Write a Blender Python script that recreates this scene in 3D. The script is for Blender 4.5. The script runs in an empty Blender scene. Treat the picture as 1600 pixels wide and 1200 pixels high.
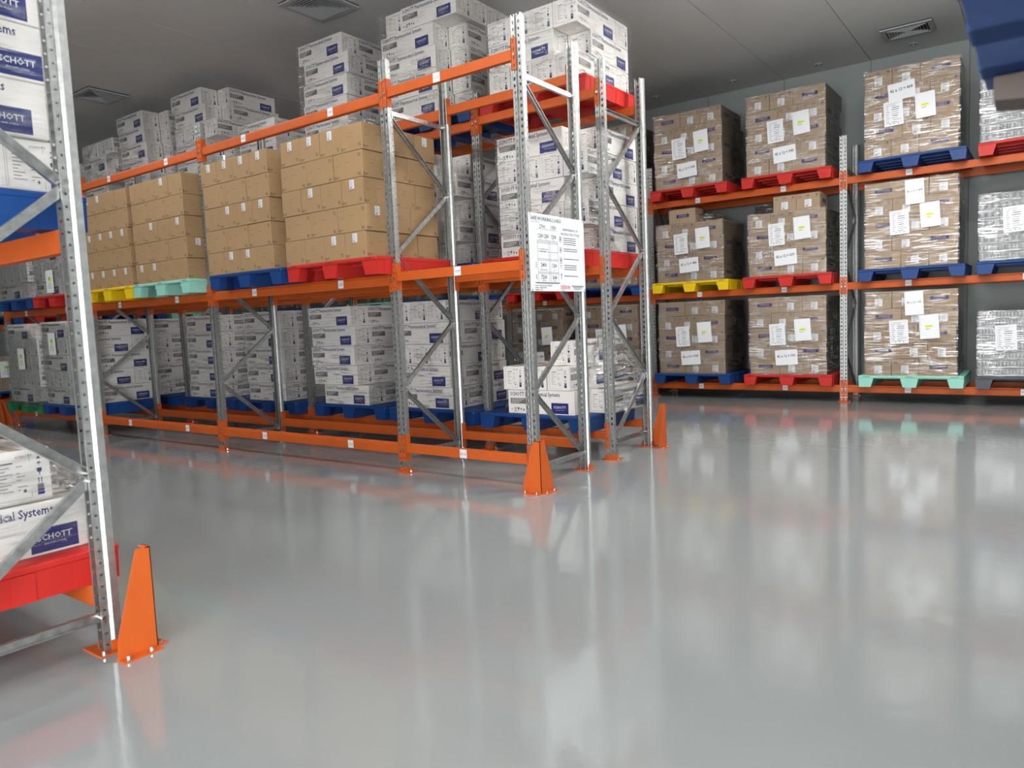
import bpy, bmesh, math, random
from mathutils import Matrix, Vector, Euler, noise
PI=math.pi
S=bpy.context.scene
COL=S.collection
random.seed(7)

# ------------------------------------------------------------------ materials
def srgb(r,g,b):
    f=lambda c:(c/255/12.92) if c/255<=.04045 else ((c/255+.055)/1.055)**2.4
    return (f(r),f(g),f(b),1)
def mat(name,col,rough=.5,metal=0,var=0,vscale=6,bump=0,bscale=40,stretch=None,coat=0,spec=.5):
    m=bpy.data.materials.new(name); m.use_nodes=True
    nt=m.node_tree; b=nt.nodes['Principled BSDF']
    b.inputs['Base Color'].default_value=col; b.inputs['Roughness'].default_value=rough
    b.inputs['Metallic'].default_value=metal; b.inputs['Specular IOR Level'].default_value=spec
    if coat: b.inputs['Coat Weight'].default_value=coat; b.inputs['Coat Roughness'].default_value=.05
    if var or bump:
        tc=nt.nodes.new('ShaderNodeTexCoord'); mp=nt.nodes.new('ShaderNodeMapping')
        nt.links.new(tc.outputs['Object'],mp.inputs[0])
        if stretch: mp.inputs['Scale'].default_value=stretch
    if var:
        n=nt.nodes.new('ShaderNodeTexNoise'); n.inputs['Scale'].default_value=vscale; n.inputs['Detail'].default_value=5
        nt.links.new(mp.outputs[0],n.inputs['Vector'])
        r=nt.nodes.new('ShaderNodeMapRange'); r.inputs[3].default_value=1-var; r.inputs[4].default_value=1+var
        r.inputs[1].default_value=.3; r.inputs[2].default_value=.7
        nt.links.new(n.outputs[0],r.inputs[0])
        x=nt.nodes.new('ShaderNodeVectorMath'); x.operation='SCALE'; x.inputs[0].default_value=col[:3]
        nt.links.new(r.outputs[0],x.inputs['Scale']); nt.links.new(x.outputs[0],b.inputs['Base Color'])
    if bump:
        n=nt.nodes.new('ShaderNodeTexNoise'); n.inputs['Scale'].default_value=bscale; n.inputs['Detail'].default_value=3
        nt.links.new(mp.outputs[0],n.inputs['Vector'])
        bp=nt.nodes.new('ShaderNodeBump'); bp.inputs['Strength'].default_value=bump; bp.inputs['Distance'].default_value=.01
        nt.links.new(n.outputs[0],bp.inputs['Height']); nt.links.new(bp.outputs[0],b.inputs['Normal'])
    return m
M={}
M['steel']=mat('galvanised_steel',(.42,.43,.42,1),.46,.90,.16,30,.10,60)
M['brace']=mat('galvanised_brace',(.42,.43,.42,1),.38,.92,.22,30,.08,60)
M['orange']=mat('orange_powder_coat',(.50,.092,.014,1),.48,0,.05,5,.03,200,spec=.28)
M['bolt']=mat('zinc_bolt',(.62,.62,.60,1),.3,1)
PAL={'red':(.50,.024,.018,1),'blue':(.008,.047,.185,1),'cyan':(.28,.60,.50,1),'yellow':(.78,.52,.008,1),
     'green':(.012,.19,.07,1),'grey':(.075,.085,.095,1)}
for k,c in PAL.items(): M['p_'+k]=mat(k+'_plastic',c,.48,0,.05,9,.05,120,spec=.3)
M['kraft']=mat('kraft_board',(.35,.222,.108,1),.75,0,.05,3,.05,150)
M['kraftw']=mat('brown_board',(.33,.235,.152,1),.72,0,.05,3,.05,150)
M['white']=mat('white_board',(.80,.77,.73,1),.50,0,.03,3,.04,150)
M['tape']=mat('packing_tape',(.44,.30,.17,1),.18)
M['ink']=mat('dark_ink',(.035,.04,.07,1),.6)
M['kink']=mat('brown_grey_ink',(.085,.065,.055,1),.7)
M['navy']=mat('navy_ink',(.012,.018,.13,1),.5)
M['bluep']=mat('blue_print',(.010,.022,.15,1),.45)
M['greyp']=mat('grey_print',(.13,.13,.12,1),.55)
M['paper']=mat('white_paper',(.74,.75,.77,1),.42)
M['sticker']=mat('sticker_paper',(.66,.68,.70,1),.5)
M['yellow_hi']=mat('yellow_highlighter',(.75,.80,.01,1),.5)
M['green_hi']=mat('green_sticker',(.20,.65,.05,1),.5)
M['inkw']=mat('white_ink',(.78,.78,.80,1),.5)
M['inkred']=mat('red_ink',(.55,.03,.03,1),.5)
M['rubber_slot_shade']=mat('black_rubber_and_slot_shade',(.02,.02,.02,1),.7)
M['darkmetal']=mat('dark_fork_metal',(.05,.035,.028,1),.5,.3)
M['ymetal']=mat('stacker_yellow',(.6,.33,.01,1),.4)
M['ventw']=mat('vent_white',(.34,.35,.36,1),.5)
M['vent_shade']=mat('vent_cavity_shade',(.03,.032,.035,1),.8)
M['wall']=mat('wall_panel',(.25,.28,.272,1),.5,0,.03,1.2)
M['ceil']=mat('ceiling_panel',(.55,.545,.53,1),.38,0,.03,1.0)
M['seam']=mat('ceiling_seam',(.10,.10,.10,1),.7)
M['tray']=mat('grey_vial_tray',(.33,.34,.35,1),.22,0,.25,18,.5,40)
M['bag']=mat('clear_plastic_tray_edge',(.18,.19,.20,1),.25)
def floor_mat():
    m=bpy.data.materials.new('grey_epoxy_floor'); m.use_nodes=True; nt=m.node_tree; b=nt.nodes['Principled BSDF']
    tc=nt.nodes.new('ShaderNodeTexCoord')
    n=nt.nodes.new('ShaderNodeTexNoise'); n.inputs['Scale'].default_value=.7; n.inputs['Detail'].default_value=6
    nt.links.new(tc.outputs['Object'],n.inputs['Vector'])
    r=nt.nodes.new('ShaderNodeMix'); r.data_type='RGBA'
    r.inputs[6].default_value=(.225,.243,.245,1); r.inputs[7].default_value=(.265,.283,.283,1)
    nt.links.new(n.outputs[0],r.inputs[0]); nt.links.new(r.outputs[2],b.inputs['Base Color'])
    b.inputs['Roughness'].default_value=.085; b.inputs['Specular IOR Level'].default_value=1.0; b.inputs['IOR'].default_value=1.55
    n2=nt.nodes.new('ShaderNodeTexNoise'); n2.inputs['Scale'].default_value=9; n2.inputs['Detail'].default_value=3
    n3=nt.nodes.new('ShaderNodeTexNoise'); n3.inputs['Scale'].default_value=55; n3.inputs['Detail'].default_value=2
    nt.links.new(tc.outputs['Object'],n2.inputs['Vector']); nt.links.new(tc.outputs['Object'],n3.inputs['Vector'])
    a=nt.nodes.new('ShaderNodeMath'); a.operation='MULTIPLY_ADD'; a.inputs[1].default_value=.22
    nt.links.new(n3.outputs[0],a.inputs[0]); nt.links.new(n2.outputs[0],a.inputs[2])
    bp=nt.nodes.new('ShaderNodeBump'); bp.inputs['Strength'].default_value=.10; bp.inputs['Distance'].default_value=.012
    nt.links.new(a.outputs[0],bp.inputs['Height']); nt.links.new(bp.outputs[0],b.inputs['Normal'])
    return m
M['floor']=floor_mat()
def film_mat(name,haze,gl,seed):
    m=bpy.data.materials.new(name); m.use_nodes=True; nt=m.node_tree; nt.nodes.clear()
    out=nt.nodes.new('ShaderNodeOutputMaterial')
    tc=nt.nodes.new('ShaderNodeTexCoord'); mp=nt.nodes.new('ShaderNodeMapping')
    mp.inputs['Scale'].default_value=(2.2,2.2,26); mp.inputs['Rotation'].default_value=(.10,.16,0); mp.inputs['Location'].default_value=(seed,seed,0)
    nt.links.new(tc.outputs['Object'],mp.inputs[0])
    n=nt.nodes.new('ShaderNodeTexNoise'); n.inputs['Scale'].default_value=2.2; n.inputs['Detail'].default_value=5; n.inputs['Distortion'].default_value=.6
    nt.links.new(mp.outputs[0],n.inputs['Vector'])
    nb=nt.nodes.new('ShaderNodeTexNoise'); nb.inputs['Scale'].default_value=3.2; nb.inputs['Detail'].default_value=2
    nt.links.new(tc.outputs['Object'],nb.inputs['Vector'])
    mr=nt.nodes.new('ShaderNodeMapRange'); mr.inputs[1].default_value=.48; mr.inputs[2].default_value=.62; mr.inputs[3].default_value=0; mr.inputs[4].default_value=1
    nt.links.new(n.outputs[0],mr.inputs[0])
    mb=nt.nodes.new('ShaderNodeMapRange'); mb.inputs[1].default_value=.42; mb.inputs[2].default_value=.66; mb.inputs[3].default_value=.15; mb.inputs[4].default_value=1
    nt.links.new(nb.outputs[0],mb.inputs[0])
    mu=nt.nodes.new('ShaderNodeMath'); mu.operation='MULTIPLY'; nt.links.new(mr.outputs[0],mu.inputs[0]); nt.links.new(mb.outputs[0],mu.inputs[1])
    bp=nt.nodes.new('ShaderNodeBump'); bp.inputs['Strength'].default_value=.9; bp.inputs['Distance'].default_value=.02
    nt.links.new(n.outputs[0],bp.inputs['Height'])
    tr=nt.nodes.new('ShaderNodeBsdfTransparent'); tr.inputs[0].default_value=(.995,.995,.995,1)
    g=nt.nodes.new('ShaderNodeBsdfGlossy'); g.inputs['Roughness'].default_value=.10; g.inputs[0].default_value=(1,1,1,1)
    nt.links.new(bp.outputs[0],g.inputs['Normal'])
    d=nt.nodes.new('ShaderNodeBsdfDiffuse'); d.inputs[0].default_value=(.85,.85,.83,1)
    mx=nt.nodes.new('ShaderNodeMixShader'); nt.links.new(tr.outputs[0],mx.inputs[1]); nt.links.new(g.outputs[0],mx.inputs[2])
    lw=nt.nodes.new('ShaderNodeFresnel'); lw.inputs[0].default_value=1.22
    ad=nt.nodes.new('ShaderNodeMath'); ad.operation='MULTIPLY_ADD'; ad.use_clamp=True; ad.inputs[1].default_value=gl
    nt.links.new(mu.outputs[0],ad.inputs[0]); nt.links.new(lw.outputs[0],ad.inputs[2])
    nt.links.new(ad.outputs[0],mx.inputs[0])
    m2=nt.nodes.new('ShaderNodeMixShader'); nt.links.new(mx.outputs[0],m2.inputs[1]); nt.links.new(d.outputs[0],m2.inputs[2])
    h=nt.nodes.new('ShaderNodeMath'); h.operation='MULTIPLY_ADD'; h.use_clamp=True; h.inputs[1].default_value=haze; h.inputs[2].default_value=haze*.12
    nt.links.new(mu.outputs[0],h.inputs[0]); nt.links.new(h.outputs[0],m2.inputs[0])
    nt.links.new(m2.outputs[0],out.inputs[0]); return m
M['film']=film_mat('stretch_film',.06,.55,0)
M['film_heavy']=film_mat('stretch_film_heavy',.12,.62,5)
def emis(name,c,s):
    m=bpy.data.materials.new(name); m.use_nodes=True; nt=m.node_tree; nt.nodes.clear()
    o=nt.nodes.new('ShaderNodeOutputMaterial'); e=nt.nodes.new('ShaderNodeEmission'); e.inputs[0].default_value=c; e.inputs[1].default_value=s
    nt.links.new(e.outputs[0],o.inputs[0]); return m
FILL=360
M['fill_glow']=emis('unseen_fill_light',(.97,.985,1,1),FILL/(PI*13.2))  # glow of the two added fill openings
M['lamp_bright']=emis('lamp_diffuser_bright',(1,.985,.96,1),36)
M['lamp']=emis('lamp_diffuser',(1,.98,.95,1),16)

# ------------------------------------------------------------------ mesh builder
_txt={}
def text2d(s,size,align='LEFT'):
    k=(s,size,align)
    if k in _txt: return _txt[k]
    c=bpy.data.curves.new('t','FONT'); c.body=s; c.size=size; c.align_x=align; c.resolution_u=1; c.offset=size*.018 if size>.05 else (size*.010 if size>.03 else 0)
    o=bpy.data.objects.new('t',c); COL.objects.link(o)
    bpy.context.view_layer.update()
    me=o.evaluated_get(bpy.context.evaluated_depsgraph_get()).to_mesh()
    v=[(a.co.x,a.co.y) for a in me.vertices]; f=[tuple(p.vertices) for p in me.polygons]
    o.to_mesh_clear(); bpy.data.objects.remove(o); bpy.data.curves.remove(c)
    _txt[k]=(v,f); return _txt[k]
class MB:
    def __init__(s): s.v=[];s.f=[];s.m=[];s.mats=[];s.sm=set()
    def mi(s,m):
        if m not in s.mats: s.mats.append(m)
        return s.mats.index(m)
    def add(s,vs,fs,m,smooth=False):
        o=len(s.v); i=s.mi(m); s.v+=[tuple(a) for a in vs]
        for f in fs:
            if smooth: s.sm.add(len(s.f))
            s.f.append(tuple(a+o for a in f)); s.m.append(i)
    def box(s,x0,x1,y0,y1,z0,z1,m):
        s.add([(x,y,z) for x in(x0,x1) for y in(y0,y1) for z in(z0,z1)],
              [(0,1,3,2),(4,6,7,5),(0,4,5,1),(2,3,7,6),(0,2,6,4),(1,5,7,3)],m)
    def cbox(s,x0,x1,y0,y1,z0,z1,m,c=.004):      # box with chamfered edges
        bm=bmesh.new(); bmesh.ops.create_cube(bm,size=1)
        for v in bm.verts: v.co=Vector(((x0+x1)/2+v.co.x*(x1-x0),(y0+y1)/2+v.co.y*(y1-y0),(z0+z1)/2+v.co.z*(z1-z0)))
        bmesh.ops.bevel(bm,geom=bm.edges[:],offset=c,segments=1,affect='EDGES')
        bm.verts.index_update(); s.add([v.co for v in bm.verts],[[v.index for v in f.verts] for f in bm.faces],m); bm.free()
    def prism(s,poly,a,b,axis,m,caps=True):      # poly in the other two axes, extruded a..b along axis
        n=len(poly)
        def P(p,t): return {'x':(t,p[0],p[1]),'y':(p[0],t,p[1]),'z':(p[0],p[1],t)}[axis]
        vs=[P(p,a) for p in poly]+[P(p,b) for p in poly]
        fs=[(i,(i+1)%n,n+(i+1)%n,n+i) for i in range(n)]
        if caps: fs+=[tuple(range(n))[::-1],tuple(range(n,2*n))]
        s.add(vs,fs,m)
    def cyl(s,p,q,r,n,m,r2=None):
        p=Vector(p);q=Vector(q);d=(q-p).normalized();a=d.orthogonal().normalized();b=d.cross(a);r2=r if r2 is None else r2
        vs=[p+(a*math.cos(2*PI*i/n)+b*math.sin(2*PI*i/n))*r for i in range(n)]+[q+(a*math.cos(2*PI*i/n)+b*math.sin(2*PI*i/n))*r2 for i in range(n)]
        s.add(vs,[(i,(i+1)%n,n+(i+1)%n,n+i) for i in range(n)],m,n>8)
        s.add(vs,[tuple(range(n))[::-1],tuple(range(n,2*n))],m)
    def flat(s,O,U,V,u0,u1,v0,v1,m,d=.0006):      # rectangle printed on a face
        O=Vector(O);U=Vector(U);V=Vector(V);N=U.cross(V)
        s.add([O+U*a+V*b+N*d for a,b in((u0,v0),(u1,v0),(u1,v1),(u0,v1))],[(0,1,2,3)],m)
    def tri(s,O,U,V,pts,m,d=.0006):
        O=Vector(O);U=Vector(U);V=Vector(V);N=U.cross(V)
        s.add([O+U*a+V*b+N*d for a,b in pts],[tuple(range(len(pts)))],m)
    def text(s,O,U,V,u,v,t,size,m,align='LEFT',sx=1,d=.0009,rot=0):
        O=Vector(O);U=Vector(U);V=Vector(V);N=U.cross(V); vs,fs=text2d(t,size,align)
        c,q=math.cos(rot),math.sin(rot)
        s.add([O+U*(u+(a*c-b*q)*sx)+V*(v+a*q+b*c)+N*d for a,b in vs],fs,m)
    def mesh(s,name):
        me=bpy.data.meshes.new(name); me.from_pydata(s.v,[],s.f)
        for m in s.mats: me.materials.append(M[m])
        me.polygons.foreach_set('material_index',s.m)
        if s.sm: me.polygons.foreach_set('use_smooth',[i in s.sm for i in range(len(s.f))])
        me.update(); return me
    def obj(s,name,parent=None,loc=(0,0,0),rz=0):
        return link(name,s.mesh(name),parent,loc,rz)
def link(name,me,parent=None,loc=(0,0,0),rz=0,rx=0,ry=0):
    o=bpy.data.objects.new(name,me); COL.objects.link(o); o.location=loc; o.rotation_euler=(rx,ry,rz)
    if parent: o.parent=parent
    return o
def tag(o,label,cat,group=None):
    o['label']=label; o['category']=cat
    if group: o['group']=group
    return o
def empty(name,loc=(0,0,0),rz=0):
    o=bpy.data.objects.new(name,None); o.empty_display_size=.1; COL.objects.link(o); o.location=loc; o.rotation_euler=(0,0,rz); return o
def copy_tree(o,parent=None):
    c=o.copy(); COL.objects.link(c)
    if parent: c.parent=parent
    for k in ('label','category','group'):
        if parent is None and k in c: del c[k]
    for ch in list(o.children): copy_tree(ch,c)
    return c
def struct(o): o['kind']='structure'; return o

# ------------------------------------------------------------------ the room
X0,X1,Y0,Y1,ZC=-13.8,6.2,-9.0,7.2,4.75
b=MB(); b.box(X0-.1,X1+.1,Y0-.1,Y1+.1,-.12,0,'floor'); struct(b.obj('floor'))
def wall(name,x0,x1,y0,y1):
    b=MB(); b.box(x0,x1,y0,y1,0,ZC,'wall')
    return b
b=wall('w',X0-.1,X1+.1,Y1,Y1+.12)
for k in range(-11,6): b.box(1.1+1.2*k-.004,1.1+1.2*k+.004,Y1-.002,Y1+.001,0,ZC,'seam')
struct(b.obj('wall_back'))
b=wall('w',X0-.12,X0,Y0,Y1); struct(b.obj('wall_left'))
b=wall('w',X1,X1+.12,Y0,Y1); struct(b.obj('wall_right'))
b=wall('w',X0-.1,X1+.1,Y0-.12,Y0); struct(b.obj('wall_front'))
b=MB(); b.box(X0-.1,X1+.1,Y0-.1,Y1+.1,ZC+.012,ZC+.1,'seam')
xs=[X0-.1]+[1.1+1.2*k for k in range(-12,6) if X0<1.1+1.2*k<X1]+[X1+.1]
for a,c in zip(xs,xs[1:]): b.box(a+.004,c-.004,Y0-.1,Y1+.1,ZC,ZC+.014,'ceil')
struct(b.obj('ceiling'))
b=MB(); b.box(X0,X1,Y1-.02,Y1,0,.09,'seam'); struct(b.obj('baseboard_back'))

# ceiling diffusers
def vent(x,y,w,h,label):
    t=empty('air_vent',(x,y,ZC)); tag(t,label,'air vent','air vents in the ceiling')
    b=MB(); b.box(-w/2,w/2,-h/2,h/2,-.006,-.002,'vent_shade'); b.obj('cavity_shade_plate',t)  # dark plate painted as the shaded cavity behind the louvres
    b=MB(); f=.055
    for s in(-1,1):
        b.box(-w/2,w/2,s*h/2-(f if s>0 else 0),s*h/2+(f if s<0 else 0),-.030,-.012,'ventw')
        b.box(s*w/2-(f if s>0 else 0),s*w/2+(f if s<0 else 0),-h/2+f,h/2-f,-.030,-.012,'ventw')
    b.obj('frame',t)
    n=7
    for i in range(n):
        k=(i+.5)/n; a=(w/2-f)*(1-k); c=(h/2-f)*(1-k); e=.016
        b=MB()
        for s in(-1,1):
            b.prism([(s*c,-.036),(s*c,-.030),(s*(c-e),-.010),(s*(c-e),-.016)],-a,a,'x','ventw')
            b.prism([(s*a,-.036),(s*a,-.030),(s*(a-e),-.010),(s*(a-e),-.016)],-c,c,'y','ventw')
        b.obj('louvre',t)
vent(-7.82,.74,.56,.56,'square ceiling air vent just right of the near galvanised post')
vent(-3.17,.86,.60,.60,'square ceiling air vent at the top edge above the central rack')
vent(1.70,6.21,.58,.46,'square ceiling air vent near the back wall at upper right')
for i,(x,y,l) in enumerate([(-1.92,6.58,'leftmost'),(-.71,6.67,'second from left'),(.49,6.80,'third from left'),(1.68,6.85,'rightmost')]):
    b=MB(); b.cyl((0,0,-.012),(0,0,0),.045,20,'ventw',.055); b.cyl((0,0,-.03),(0,0,-.012),.014,12,'bolt')  # flat sprinkler disc with a short nozzle
    tag(b.obj('sprinkler_disc',None,(x,y,ZC)),l+' of the small round ceiling discs along the back wall','sprinkler','small discs on the ceiling')

# ------------------------------------------------------------------ lamps
def lamp(x,y,w,h,power,label):
    lm='lamp_bright' if power>LP*1.1 else 'lamp'
    t=empty('ceiling_light',(x,y,ZC-(.40 if power>LP*1.1 else 0))); tag(t,label,'ceiling light','ceiling lights')
    b=MB(); b.cbox(-w/2,w/2,-h/2,h/2,-.05,0,'ventw',.006) if power<LP*1.1 else b.cbox(-w/2,w/2,-.04,.04,-.05,0,'ventw',.006); b.obj('housing',t)
    if power>LP*1.1:
        b=MB()
        for a in(-.4,.4): b.cyl((a,0,0),(a,0,.40),.006,8,'bolt')
        b.obj('suspension_rods',t)
        l=bpy.data.lights.new('uplight','AREA'); l.shape='RECTANGLE'; l.size=w-.1; l.size_y=h-.06; l.energy=32; l.color=(1,.985,.96)  # extra light aimed upwards, added to brighten the ceiling
        o=bpy.data.objects.new('uplight',l); COL.objects.link(o); o.parent=t; o.location=(0,0,.012); o.rotation_euler=(PI,0,0)
    b=MB(); b.box(-w/2+.02,w/2-.02,-h/2+.02,h/2-.02,-.095,-.05,lm); b.obj('diffuser',t)
    l=bpy.data.lights.new('ceiling_light_glow','AREA'); l.shape='RECTANGLE'; l.size=w-.04; l.size_y=h-.04; l.energy=power; l.color=(1,.985,.96)
    o=bpy.data.objects.new('glow',l); COL.objects.link(o); o.parent=t; o.location=(0,0,-.10)
LP=30
for x,y,p,l in [(-8.3,-1.55,1,'far left ceiling light over the front aisle'),(-4.9,-1.55,1,'ceiling light over the front aisle, second from left'),
  (-1.5,-1.55,1,'ceiling light over the front aisle, third from left'),(1.9,-1.55,1,'ceiling light over the cross aisle behind the camera'),
  (2.6,3.2,1.3,'ceiling light over the rear aisle at its right end'),(-2.3,3.75,.8,'ceiling light over the rear aisle, second from right'),
  (-5.6,4.0,.8,'ceiling light over the rear aisle, third from right'),(-9.8,4.0,.8,'ceiling light over the rear aisle at its left end'),
  (3.6,-5.2,1,'ceiling light in the near right corner'),(-2.6,-6.3,.8,'ceiling light beyond the near left rack'),(3.3,.5,1.15,'ceiling light over the open floor right of the central rack'),(1.5,2.0,1.12,'ceiling light over the rear aisle beside its right end one')]:
    lamp(x,y,1.2,.30,LP*p,l)

# unseen bright opening added behind the camera to light the low shelves
b=MB(); b.box(-.1,.0,-.06,.1,0,2.6,'ventw'); b.box(5.6,5.7,-.06,.1,0,2.6,'ventw'); b.box(-.1,5.7,-.06,.1,2.5,2.6,'ventw'); d_=struct(b.obj('fill_opening_1',None,(0,Y0+.06,0)))
b=MB(); b.box(0,5.6,-.01,.01,0,2.5,'fill_glow'); b.obj('fill_pane',d_)
l=bpy.data.lights.new('unseen_fill_light','AREA'); l.shape='RECTANGLE'; l.size=5.5; l.size_y=2.4; l.energy=FILL; l.color=(.97,.985,1)  # fill light of the added opening
o=bpy.data.objects.new('unseen_fill_light',l); COL.objects.link(o); o.location=(2.8,Y0+.16,1.25); o.rotation_euler=(PI/2,0,0)

b=MB(); b.box(-.06,.1,-.1,0,.3,3.2,'ventw'); b.box(-.06,.1,3.8,3.9,.3,3.2,'ventw'); b.box(-.06,.1,-.1,3.9,3.2,3.3,'ventw'); b.box(-.06,.1,-.1,3.9,.2,.3,'ventw'); d_=struct(b.obj('side_fill_opening_1',None,(X1-.06,-8.8,0)))  # unseen glowing opening added in the right wall as fill
b=MB(); b.box(-.01,.01,0,3.8,.3,3.2,'fill_glow'); b.obj('side_fill_light',d_)
l=bpy.data.lights.new('side_fill_light','AREA'); l.shape='RECTANGLE'; l.size=2.8; l.size_y=3.6; l.energy=FILL*.16; l.color=(.97,.985,1)
o=bpy.data.objects.new('side_fill_light',l); COL.objects.link(o); o.location=(X1-.16,-6.9,1.75); o.rotation_euler=(0,PI/2,0)
# ------------------------------------------------------------------ racking
D,G,H,E=.7453,.4923,3.534,.034
def upright_mesh():
    b=MB(); t=.0025; pitch=.05; n=int(H/pitch)
    xs=[-.045,-.034,-.018,-.008]; 
    # perforated front face: two strips either side of the central groove
    for s in(-1,1):
        for i in range(n+1):
            z0=i*pitch; z1=min(H,z0+pitch)
            if z1-z0<.01: continue
            h0,h1=z0+.014,min(z1,z0+.036)
            def q(a,c,e,f): 
                x0,x1=sorted((s*a,s*c)); b.add([(x0,0,e),(x1,0,e),(x1,0,f),(x0,0,f)],[(0,1,2,3)],'steel')
            q(.045,.034,z0,z1); q(.018,.009,z0,z1); q(.034,.018,z0,h0); q(.034,.018,h1,z1)
            # rear flange with round-ish holes
            y0,y1=.040,.068
            x=s*.030; hz0,hz1=z0+.020,z0+.032
            def r(a,c,e,f): b.add([(x,a,e),(x,c,e),(x,c,f),(x,a,f)],[(0,1,2,3)],'steel')
            if z1-z0<pitch-.001: r(y0,y1,z0,z1)
            else:
                cyy,czz,rr=.055,z0+.026,.0058; ring=[(cyy+rr*math.cos(2*PI*(a+.5)/8),czz+rr*math.sin(2*PI*(a+.5)/8)) for a in range(8)]
                sq=[(y1,czz+.008),(cyy+.006,z1),(cyy-.006,z1),(y0,czz+.008),(y0,czz-.008),(cyy-.006,z0),(cyy+.006,z0),(y1,czz-.008)]
                cor={0:(y1,z1),2:(y0,z1),4:(y0,z0),6:(y1,z0)}
                for a in range(8):
                    c2=(a+1)%8; ps=[ring[a],sq[a]]+([cor[a]] if a in cor else [])+[sq[c2],ring[c2]]
                    b.add([(x,pp[0],pp[1]) for pp in ps],[tuple(range(len(ps)))],'steel')
        for (xa,ya),(xb,yb) in [((.009,0),(.006,.012)),((.045,0),(.045,.030)),((.045,.030),(.030,.040)),((.030,.068),(.018,.068))]:
            b.add([(s*xa,ya,0),(s*xb,yb,0),(s*xb,yb,H),(s*xa,ya,H)],[(0,1,2,3)],'steel')
    b.add([(-.006,.012,0),(.006,.012,0),(.006,.012,H),(-.006,.012,H)],[(0,1,2,3)],'steel')
    me=b.mesh('upright')
    bm=bmesh.new(); bm.from_mesh(me); bmesh.ops.remove_doubles(bm,verts=bm.verts,dist=.0004)
    bmesh.ops.recalc_face_normals(bm,faces=bm.faces); bm.to_mesh(me); bm.free()
    return me
UP=upright_mesh()
def brace_mesh(z0,z1,sgn):
    # C channel between the two posts in the y-z plane
    p=Vector((0,.021,z0)) ; q=Vector((0,D-.021,z1))
    d=(q-p).normalized(); n=Vector((1,0,0)); w=d.cross(n)
    prof=[(-.012,-.019),(.012,-.019),(.012,-.016),(-.009,-.016),(-.009,.016),(.012,.016),(.012,.019),(-.012,.019)]
    b=MB(); k=len(prof)
    vs=[p+n*a*sgn+w*c for a,c in prof]+[q+n*a*sgn+w*c for a,c in prof]
    b.add(vs,[(i,(i+1)%k,k+(i+1)%k,k+i) for i in range(k)]+[tuple(range(k)),tuple(range(k,2*k))],'brace')
    for e in(p,q):
        e=e+d*(.008 if e is p else -.008)
        b.cyl(e+Vector((-.036,0,0)),e+Vector((.036,0,0)),.0085,6,'bolt')
    return b.mesh('brace')
BR=[(.148,.148),(.73,.15),(.75,1.30),(1.90,1.32),(1.92,2.48),(3.08,2.50),(3.11,3.11)]
BRM=[brace_mesh(a,c,1 if i%2 else -1) for i,(a,c) in enumerate(BR)]
def plate_mesh():
    b=MB(); b.cbox(-.075,.085,-.030,.105,0,.006,'orange',.001)
    b.box(-.05,.05,-.006,-.003,0,.05,'orange'); b.box(-.0505,-.047,-.003,.05,0,.05,'orange'); b.box(.047,.0505,-.003,.05,0,.05,'orange')
    for x in(-.025,.025): b.cyl((x,-.003,.03),(x,-.014,.03),.007,6,'bolt')
    return b.mesh('base_plate')
PL=plate_mesh()
def anchor():
    b=MB(); b.cyl((0,0,0),(0,0,.016),.008,6,'bolt'); b.cyl((0,0,0),(0,0,.004),.013,12,'bolt'); return b.mesh('anchor_bolt')
AN=anchor()
def make_frame(x,y,rz,label):
    t=empty('rack_frame',(x,y,0),rz); tag(t,label,'rack frame','galvanised rack frames')
    link('upright',UP,t,(0,-E,.004)); link('upright',UP,t,(0,D+E,.004),PI)
    for m in BRM: link('brace',m,t,(0,0,0))
    for yy,r in((-E,0),(D+E,PI)):
        p=link('base_plate',PL,t,(0,yy,0),r)
        link('anchor_bolt',AN,p,(.068,.02,.006)); link('anchor_bolt',AN,p,(-.062,.085,.006))
    return t
_f=None
def frame(x,y,rz,label):
    global _f
    if _f is None: _f=make_frame(x,y,rz,label); return _f
    c=copy_tree(_f); c.location=(x,y,0); c.rotation_euler=(0,0,rz); return tag(c,label,'rack frame','galvanised rack frames')
def connector(s):
    b=MB(); x0,x1=(0,.042) if s<0 else (-.042,0)
    # s<0 : left end of beam, hooks on the post to its left
    a=-.045 if s<0 else .0
    for k in(0,1,2,3):
        z=-.155+.058*k
        xa,xb=((-.043,-.006) if s<0 else (.006,.043))
        xm0,xm1=((-.030,-.018) if s<0 else (.018,.030))
        b.box(xa,xb,-.0065,-.003,z,z+.016,'orange'); b.box(xa,xm0,-.0065,-.003,z+.016,z+.042,'orange'); b.box(xm1,xb,-.0065,-.003,z+.016,z+.042,'orange'); b.box(xa,xb,-.0065,-.003,z+.042,z+.058,'orange')
    if s<0: b.box(0,.004,-.0065,.05,-.155,.077,'orange')
    else: b.box(-.004,0,-.0065,.05,-.155,.077,'orange')
    b.cyl(((-.024 if s<0 else .024),-.006,-.045),((-.024 if s<0 else .024),-.013,-.045),.009,8,'bolt')
    return b.mesh('beam_connector')
CN={-1:connector(-1),1:connector(1)}
def card(txt):
    b=MB(); b.box(-.036,.036,-.0018,0,-.036,.036,'paper')
    b.text((0,-.0018,0),(1,0,0),(0,0,1),0,-.011,txt,.030,'ink','CENTER'); return b.mesh('location_label')
CARD={}
LENS={}
def beam_mesh(L,h):
    k=(round(L,3),h)
    if k in LENS: return LENS[k]
    b=MB(); a=L/2
    if h<.085: prof=[(0,0),(0,-h),(.045,-h),(.045,0)]
    else: prof=[(0,-.022),(0,-h+.01),(.003,-h),(.047,-h),(.050,-h+.01),(.050,-.03),(.050,0),(.022,0),(.018,-.018)]
    b.prism(prof,-a,a,'x','orange'); LENS[k]=b.mesh('rack_beam'); return LENS[k]
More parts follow.
